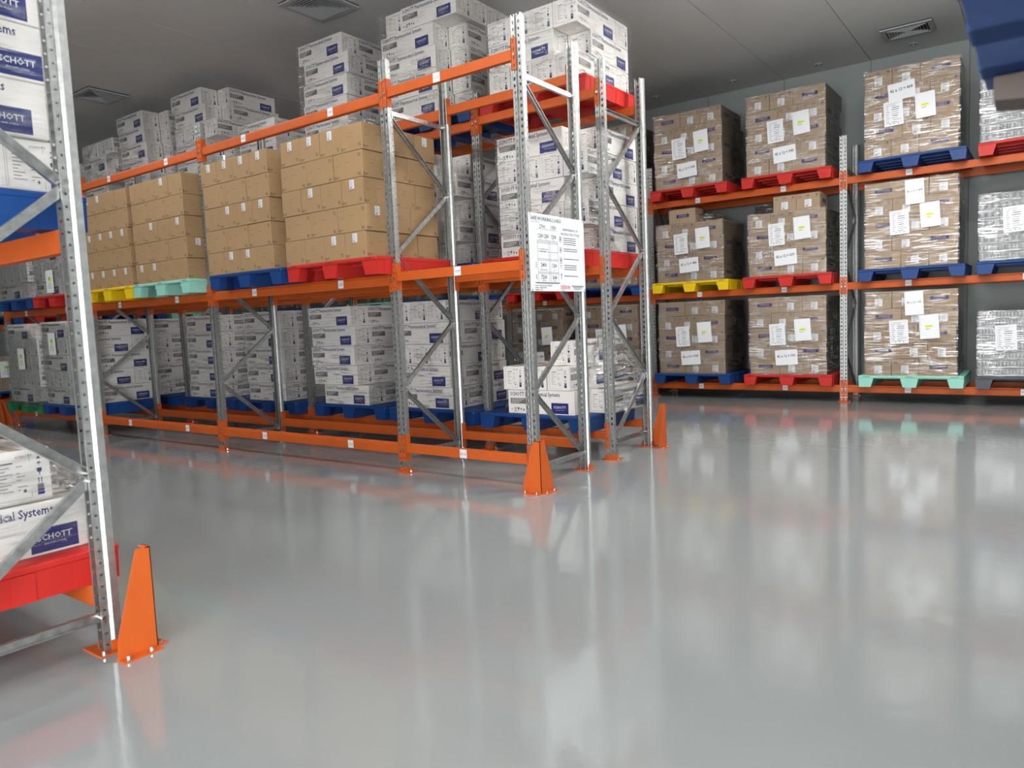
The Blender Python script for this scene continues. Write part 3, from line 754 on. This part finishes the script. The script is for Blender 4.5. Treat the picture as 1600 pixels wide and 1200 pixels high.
R2('low',ZL,'left','second','blue',-3.29,-3.92,'BBBBB',3,[.20,.03,0,.03,-.02])
R2('low',ZL,'right','third','blue',-4.83,-5.25,'BBBBB',3,[.03,.01,.0,.02,0])
R2('low',ZL,'left','third','blue',-6.12,-6.60,'BBBBB',3,[-.03,.0,-.02,-.02,0])
R2('low',ZL,'right','fourth','blue',-7.63,-8.24,'BABBA',3)
R2('middle',ZM,'right','second','blue',-2.03,-2.62,'BABAB',4,py=1.62,y0=1.16)
R2('top',ZT,'right','second','blue',-2.03,-2.60,'BBBBC',4,[.02,0,.0,-.02,.05],py=1.68,y0=1.20)
R2('top',ZT,'left','second','blue',-3.29,-3.90,'BBBBB',3,[0,0,.02,.06,-.03],py=1.68,y0=1.16)
R2('top',ZT,'right','third','red',-4.83,-5.20,'BB',3,py=1.68,y0=1.16,heavy=True,amp=.02)
R2('top',ZT,'left','third','blue',-6.12,-6.66,'BBABB',4,[0,0,0,.02,-.05],py=1.68,y0=1.16,amp=.016)
R2('top',ZT,'right','fourth','blue',-7.63,-8.20,'BBBBB',4,[.05,.03,.02,-.01,-.04],py=1.68,y0=1.16)
R2('top',ZT,'left','fourth','blue',-8.89,-9.40,'BABA',4,py=1.68,y0=1.16,heavy=True,amp=.05)

# ------------------------------------------------------------------ loads: back wall rack
YP=6.37; YF=5.905
def R3(level,z,slot,bay,c,cx,rows,side=True,handv=False,txt='42 x 12 = 504',docs=True,tops=None,heavy=False,shift=0,ftop=None):
    d='%s %s slot, %s, back wall'%(level,slot,bay)
    pallet(c,cx,YP,z,'%s plastic pallet, %s'%(c,d))
    x0=cx-.52; zz=z+PZ+.003
    sykes_load(x0,YF,zz,rows,d,side)
    n=len([r for r in rows if len(r)==3 and '.' not in r]); topz=zz+len(rows)*YH
    film(x0,x0+1.04,YF,YF+.93,z+PZ-.02,topz+.004,'clear film, '+d,heavy,.010,'FR',seed=cx+z)
    if docs:
        yd=YF-.026
        doc('table',x0+.40+shift,yd,zz+.56,'printed table sheet, '+d,-.05)
        doc('high',x0+.74+shift,yd-.003,zz+.62,'sheet with yellow highlight, '+d,-.06)
        if handv: doc('handv',x0+.57+shift,yd,zz+.92,'handwritten count sheet, '+d,-.04,txt)
        else: doc('hand',x0+.52+shift,yd-.002,zz+.24,'handwritten count sheet, '+d,-.06,txt)
SB='second bay'
A1,B1='LSS','SSL'
R3('top',2.998,'left',SB,'red',-1.14,[A1,B1,A1,B1,A1],txt='42 x 12 = 504')
R3('top',2.998,'right',SB,'red',.26,[B1,A1,B1,A1,B1],txt='45 x 12 = 540')
R3('middle',1.607,'left',SB,'yellow',-1.14,[A1,B1,A1,B1],txt='42 x 12 = 486')
R3('middle',1.607,'right',SB,'red',.26,[A1,B1,A1,B1],txt='42 x 12 = 507')
R3('low',.225,'left',SB,'blue',-1.14,[A1,B1,A1,B1,A1],txt='45 x 12 = 540')
R3('low',.225,'right',SB,'red',.26,[A1,B1,A1,B1,A1],txt='45 x 12 = 530',heavy=True)
RB='right bay'
R3('top',2.998,'left',RB,'blue',1.78,[B1,A1,B1,A1,B1],handv=False,heavy=True,docs=False)
R3('middle',1.607,'left',RB,'blue',1.78,[A1,B1,A1,B1,A1],handv=True,txt='42 x 12 = 498',heavy=True)
R3('low',.225,'left',RB,'cyan',1.78,[B1,A1,B1,A1,B1],handv=True,txt='45 x 12 = 54')
dd='top left slot, right bay, back wall'
x0=1.78-.52; zz=2.998+PZ
doc('hand',x0+.42,YF-.03,zz+.78,'grey handwritten sheet, '+dd,-.08,'42 x 12 = 468'); doc('table',x0+.33,YF-.029,zz+.52,'printed table sheet, '+dd,-.05); doc('high',x0+.68,YF-.032,zz+.56,'sheet with yellow highlight, '+dd,-.06)
# single cartons crowning the two middle loads
zz=1.607+PZ+.003+4*YH
carton('y',-1.25,YF+YS/2+.02,zz,'x','single','middle left slot, second bay, back wall',4,None,'crowning cartons',top=True)
for k in(0,1): carton('y',.26-.52+.50+k*YS,YF+YL/2+.02,zz,'y',['left','right'][k],'middle right slot, second bay, back wall',4,'front','crowning cartons',top=True)
crumple(-1.20,YF+.42,zz,.40,.34,.15,'crumpled clear film beside the single top carton on the back wall rack',5)
crumple(-.10,YF+.40,zz,.14,.34,.16,'crumpled clear film beside the two top cartons on the back wall rack',8)
TB='third bay'
R3('top',2.998,'right',TB,'red',-2.53,[A1,B1,A1,B1,A1],heavy=True,docs=False)
R3('middle',1.607,'right',TB,'blue',-2.53,[A1,B1,A1],docs=False)
R3('low',.225,'right',TB,'blue',-2.53,[B1,A1,B1,A1,B1],txt='42 x 12 = 504')
R3('middle',1.607,'left',TB,'red',-3.93,[A1,B1,A1],docs=False)
R3('low',.225,'left',TB,'blue',-3.93,[A1,B1,A1,B1,A1],txt='42 x 12 = 504')
for c,cx,s,bn in [('blue',-5.32,'right','fourth bay'),('blue',-6.72,'left','fourth bay'),('cyan',-8.11,'right','fifth bay'),('blue',-9.51,'left','fifth bay'),('blue',-10.9,'right','left end bay')]:
    R3('middle',1.607,s,bn,c,cx,[A1,B1],side=False,docs=False)

# trays of vials
def tray_mesh(n=16):
    b=MB(); w,d,h=1.10,.92,.098
    b.cbox(-w/2,w/2,-d/2,d/2,0,.030,'tray',.006)
    b.cbox(-w/2+.006,w/2-.006,-d/2+.006,d/2-.006,.030,h-.010,'bag',.004)
    b.cbox(-w/2,w/2,-d/2,d/2,h-.016,h-.002,'tray',.004)
    for i in range(n):
        x=-w/2+(i+.5)*w/n; b.cyl((x,-d/2+.02,.026),(x,-d/2+.02,h-.014),w/n*.42,10,'tray')
    for i in range(13):
        y=-d/2+(i+.5)*d/13; b.cyl((-w/2+.02,y,.026),(-w/2+.02,y,h-.014),d/13*.42,10,'tray')
    return b.mesh('vial_tray')
TM=tray_mesh()
for lv,z,c,n in(('top',2.998,'red',8),('middle',1.607,'blue',8),('low',.225,'grey',8)):
    d='%s right slot, right bay, back wall'%lv
    pallet(c,3.09,YP,z,'%s plastic pallet, %s'%(c,d))
    for i in range(n):
        tag(link('vial_tray',TM,None,(3.06+random.uniform(-.006,.006),YP-.01,z+PZ+.004+i*.0985)),'grey vial tray, %s layer, %s'%((ORD+['seventh','topmost'])[i],d),'tray','vial trays, '+d)
    film(2.51,3.61,YP-.47,YP+.45,z+PZ-.01,z+PZ+.80,'clear film around grey trays, '+d,True,.010,'FL',seed=z)
    doc('table',2.86 if lv!='low' else 2.80,YP-.50,z+PZ+.47,'printed table sheet on grey trays, '+d,-.05)

# ------------------------------------------------------------------ loads: left wall rack (pallets face +x)
for c,yy,lv,z,n in [('blue',.60,'low',.225,3),('blue',.60,'middle',1.607,0),('red',1.98,'middle',1.607,2),('blue',3.35,'middle',1.607,2),('cyan',4.70,'middle',1.607,2)]:
    sl={.60:'nearest',1.98:'second',3.35:'third',4.70:'farthest'}[yy]
    d='%s level, %s pallet of left wall rack'%(lv,sl)
    pallet(c,LX-.27,yy,z,'%s plastic pallet, %s'%(c,d),PI/2)
    for i in range(n if n else 2):
        for k in range(3):
            carton('y',LX+.20-YL/2,yy-.465+(k+.5)*YS,z+PZ+.003+i*YH,'x',['near','middle','far'][k],d,i,'side','cartons on the left wall rack')
    # film on the aisle face
    film(LX+.20-YL,LX+.20,yy-.465,yy+.465,z+PZ,z+PZ+(n if n else 2)*YH+.01,'clear film, '+d,True,.012,'R',seed=yy)
doc('green',LX+.235,.83,.78,'sheet with green mark on the low load of the left wall rack',0,'',PI/2)

# ------------------------------------------------------------------ near left rack loads
d='red pallet of the near left rack'
pallet('red',-.675,-3.62,.262,'large red plastic pallet on the near left rack, cut by the frame edge')
z=.262+PZ+.003
def N(x,y,z,al,pos,lay,d,g): carton('w',x,y,z,al,pos,d,lay,grp=g,jit=.002)
g='cartons on the near red pallet'
N(-.18-SW/2,-3.17-SL/2,z,'y','right hand',0,d,g); N(-.18-SW*1.5,-3.17-SL/2,z,'y','second',0,d,g); N(-.18-SW*2.5,-3.17-SL/2,z,'y','third',0,d,g); N(-.18-SW*3.5,-3.17-SL/2,z,'y','far left',0,d,g)
for k in range(2): N(-.20-SL/2,-3.31-SW*(k+.5),z+SH,'x',['aisle side','inner'][k],1,d,g)
film(-1.17,-.18,-4.12,-3.16,z-.02,z+SH+.004,'clear film around the low white cartons of the near left rack',False,.010,'R',seed=11,top=True)
film(-.96,-.20,-3.82,-3.30,z+SH,z+2*SH+.004,'crinkled clear film over the upper cartons of the near red pallet',False,.012,'R',seed=12,top=True)
crumple(-.45,-3.24,z+SH,.24,.10,.10,'crumpled clear film along the aisle side of the near red pallet',13)
d='blue pallet of the near left rack'
pallet('blue',-.675,-3.62,1.752,'large blue plastic pallet on the near left rack above the red one')
z=1.752+PZ+.003; g='cartons on the near blue pallet'
for k in range(4): N(-.19-SL/2,-3.15-SW*(k+.5),z,'x',['aisle side','second','third','inner'][k],0,d,g)
for i,yy in((1,-3.20),(2,-3.14),(3,-3.18),(4,-3.15)):
    N(-.17-SW/2,yy-SL/2,z+i*SH,'y','right hand',i,d,g)
    N(-.17-SW*1.5,yy-SL/2,z+i*SH,'y','second',i,d,g)
film(-1.17,-.16,-4.12,-3.13,z-.05,z+5*SH,'clear film around the tall white stack at the upper left corner',False,.012,'R',seed=14)

# ------------------------------------------------------------------ sign on the end frame
def sign():
    w,h=.80,.585
    t=empty('load_sign',(.052,-.045,1.515)); tag(t,'white safe working loads sign fixed on the end frame','sign')
    b=MB(); b.cbox(0,.006,0,w,0,h,'paper',.001); b.obj('board',t)
    b=MB(); O=(.0062,0,0);U=(0,1,0);V=(0,0,1)
    tx=lambda u,v,s,z,al='LEFT',m='ink',sx=1: b.text(O,U,V,u,v,s,z,m,al,sx)
    R=lambda u0,u1,v0,v1,m='ink': b.flat(O,U,V,u0,u1,v0,v1,m)
    def line(u0,v0,u1,v1,t=.002):
        if abs(u0-u1)<1e-6: R(u0,u0+t,min(v0,v1),max(v0,v1))
        else: R(min(u0,u1),max(u0,u1),v0,v0+t)
    tx(.02,.535,'SAFE WORKING LOADS',.040); tx(.02,.518,'THIS RACK CONFORMS TO',.010)
    tx(.175,.478,'2700',.040,'CENTER'); tx(.33,.478,'1350',.040,'CENTER')
    for u0,u1 in((.10,.26),(.27,.38)): line(u0,.470,u1,.470)
    for u,s in((.145,'1200'),(.225,'1200'),(.33,'1200')): tx(u,.405,s,.046,'CENTER',sx=.8); tx(u,.390,'kg',.014,'CENTER')
    for v in(.385,.375,.365,.30,.245,.235,.145,.135): line(.10,v,.39,v)
    for u in(.10,.255,.275,.385): line(u,.07,u,.385)
    R(.06,.40,.060,.067)
    tx(.178,.315,'NO UNIFORM LOAD',.014,'CENTER'); tx(.178,.298,'BEAM LEVEL',.014,'CENTER')
    tx(.178,.185,'2400',.046,'CENTER',sx=.85); tx(.178,.160,'kg PER BEAM LEVEL',.012,'CENTER')
    tx(.33,.185,'1200',.042,'CENTER',sx=.8); tx(.33,.160,'kg',.012,'CENTER')
    tx(.178,.092,'7200',.046,'CENTER',sx=.85); tx(.178,.075,'kg PER BAY',.012,'CENTER')
    tx(.33,.092,'3600',.042,'CENTER',sx=.8); tx(.33,.075,'kg PER BAY',.011,'CENTER')
    b.text(O,U,V,.085,.17,'1550',.026,'ink',rot=PI/2); b.text(O,U,V,.085,.09,'455',.026,'ink',rot=PI/2)
    tx(.585,.480,'MAINTENANCE OF',.027,'CENTER'); tx(.585,.445,'RACKING STRUCTURES',.027,'CENTER')
    for k,(v,n) in enumerate([(.42,4),(.335,2),(.255,1),(.205,3),(.12,1)]):
        for j in range(n): R(.475,.475+.19+.06*((j*3+k)%3)/3,v-.016*j,v-.016*j+.005)
        u=.43
        if k<3:
            for a in range(14):
                a0=2*PI*a/14; a1=2*PI*(a+1)/14; r=.024
                b.tri(O,U,V,[(u+r*math.cos(a0),v-.01+r*math.sin(a0)),(u+r*math.cos(a1),v-.01+r*math.sin(a1)),(u+.88*r*math.cos(a1),v-.01+.88*r*math.sin(a1)),(u+.88*r*math.cos(a0),v-.01+.88*r*math.sin(a0))],'inkred' if k else 'ink')
            R(u-.006,u+.006,v-.022,v+.004)
        elif k==3: 
            for a,c in((0,.018),(-.02,-.002)): R(u-.014,u+.014,v+a-.002,v+a); R(u-.014,u+.014,v+c-.002,v+c)
        else: tx(u,v-.02,'?',.06,'CENTER')
    tx(.115,.038,'BIOLOGICAL THERAPIES',.016); tx(.115,.022,'MELBOURNE',.016); tx(.115,.006,'3/2022',.014)
    for v in(.040,.024,.010): R(.05,.10,v,v+.004)
    tx(.41,.018,'DEXION',.044,'LEFT','inkred',.85); tx(.42,.004,'AUSTRALIA',.010)
    R(.58,.77,.040,.046); R(.60,.75,.028,.033); R(.62,.72,.016,.021)
    b.obj('printing',t)
    b=MB()
    for y in(.012,w-.012):
        for z_ in(.012,h-.012): b.cyl((.004,y,z_),(.010,y,z_),.006,8,'bolt')
    b.obj('fixing_screws',t)
sign()

# ------------------------------------------------------------------ raised pallet on a stacker at the upper right
pallet('blue',3.672,-3.29,1.735,'blurred blue plastic pallet raised at the top right corner')
t=empty('pallet_stacker',(4.5,-3.29,0)); tag(t,'pallet stacker lifting the blue pallet at the right edge','pallet stacker')
b=MB()
for y in(-.44,.44):
    b=MB(); b.prism([(-1.40,1.690),(-1.40,1.733),(-.02,1.733),(-.02,1.66),(-.10,1.67),(-1.3,1.680)],y-.055,y+.055,'y','darkmetal'); b.obj('fork',t)
b=MB(); b.cbox(-.03,.02,-.46,.46,1.66,1.98,'darkmetal',.005); b.box(-.03,.0,-.46,.46,2.05,2.09,'darkmetal')
for y in(-.4,0,.4): b.box(-.03,0,y-.015,y+.015,1.9,2.09,'darkmetal')
b.obj('carriage',t)
b=MB()
for y in(-.32,.32): b.box(.03,.11,y-.04,y+.04,.05,2.2,'darkmetal')
b.box(.03,.11,-.36,.36,2.14,2.2,'darkmetal'); b.box(.03,.11,-.36,.36,.05,.15,'darkmetal'); b.cyl((.09,0,.15),(.09,0,2.1),.03,14,'bolt'); b.obj('mast',t)
b=MB(); b.cbox(.13,.85,-.40,.40,.12,.95,'ymetal',.03); b.cbox(.2,.6,-.36,.36,.95,1.05,'rubber_slot_shade',.02); b.obj('body',t)
b=MB()
for y in(-.40,.40): b.cbox(-1.2,.13,y-.06,y+.06,.04,.12,'darkmetal',.006)
b.obj('support_legs',t)
for x,y,r in((-1.1,-.4,.045),(-1.1,.4,.045),(.5,0,.11)):
    b=MB(); b.cyl((x,y-.035,r),(x,y+.035,r),r,20,'rubber_slot_shade'); b.obj('wheel',t)
b=MB(); b.cyl((.8,0,.8),(1.15,0,1.15),.018,12,'darkmetal'); b.cyl((1.15,-.16,1.15),(1.15,.16,1.15),.016,12,'rubber_slot_shade'); b.obj('tiller_handle',t)

# ------------------------------------------------------------------ world, camera, colour
w=bpy.data.worlds.new('w'); S.world=w; w.use_nodes=True; w.node_tree.nodes['Background'].inputs[0].default_value=(.5,.52,.55,1); w.node_tree.nodes['Background'].inputs[1].default_value=.02
p=dict(cx=3.1908,cy=-4.6264,cz=1.3129,yaw=.6316,pitch=-.0883,roll=-.0425,f=1146.7175)
cy,sy=math.cos(p['yaw']),math.sin(p['yaw']); fwd=Vector((-sy,cy,0)); right=Vector((cy,sy,0)); up=Vector((0,0,1))
cp,sp=math.cos(p['pitch']),math.sin(p['pitch']); f2=fwd*cp+up*sp; u2=-fwd*sp+up*cp
cr,sr=math.cos(p['roll']),math.sin(p['roll']); r3=right*cr+u2*sr; u3=-right*sr+u2*cr
cam=bpy.data.cameras.new('camera'); co=bpy.data.objects.new('camera',cam); COL.objects.link(co)
mt=Matrix((r3,u3,-f2)).transposed().to_4x4(); mt.translation=Vector((p['cx'],p['cy'],p['cz'])); co.matrix_world=mt
cam.sensor_width=36; cam.lens=p['f']/1600*36; cam.clip_start=.05
cam.dof.use_dof=True; cam.dof.focus_distance=6.5; cam.dof.aperture_fstop=3.2
S.camera=co
S.view_settings.view_transform='Standard'; S.view_settings.look='None'; S.view_settings.gamma=1; S.view_settings.exposure=.0
S.view_settings.use_curve_mapping=False
S.cycles.transparent_max_bounces=24; S.cycles.max_bounces=8; S.cycles.diffuse_bounces=4; S.cycles.glossy_bounces=4
S.cycles.sample_clamp_indirect=6; S.cycles.caustics_reflective=False; S.cycles.caustics_refractive=False
S.cycles.use_denoising=True
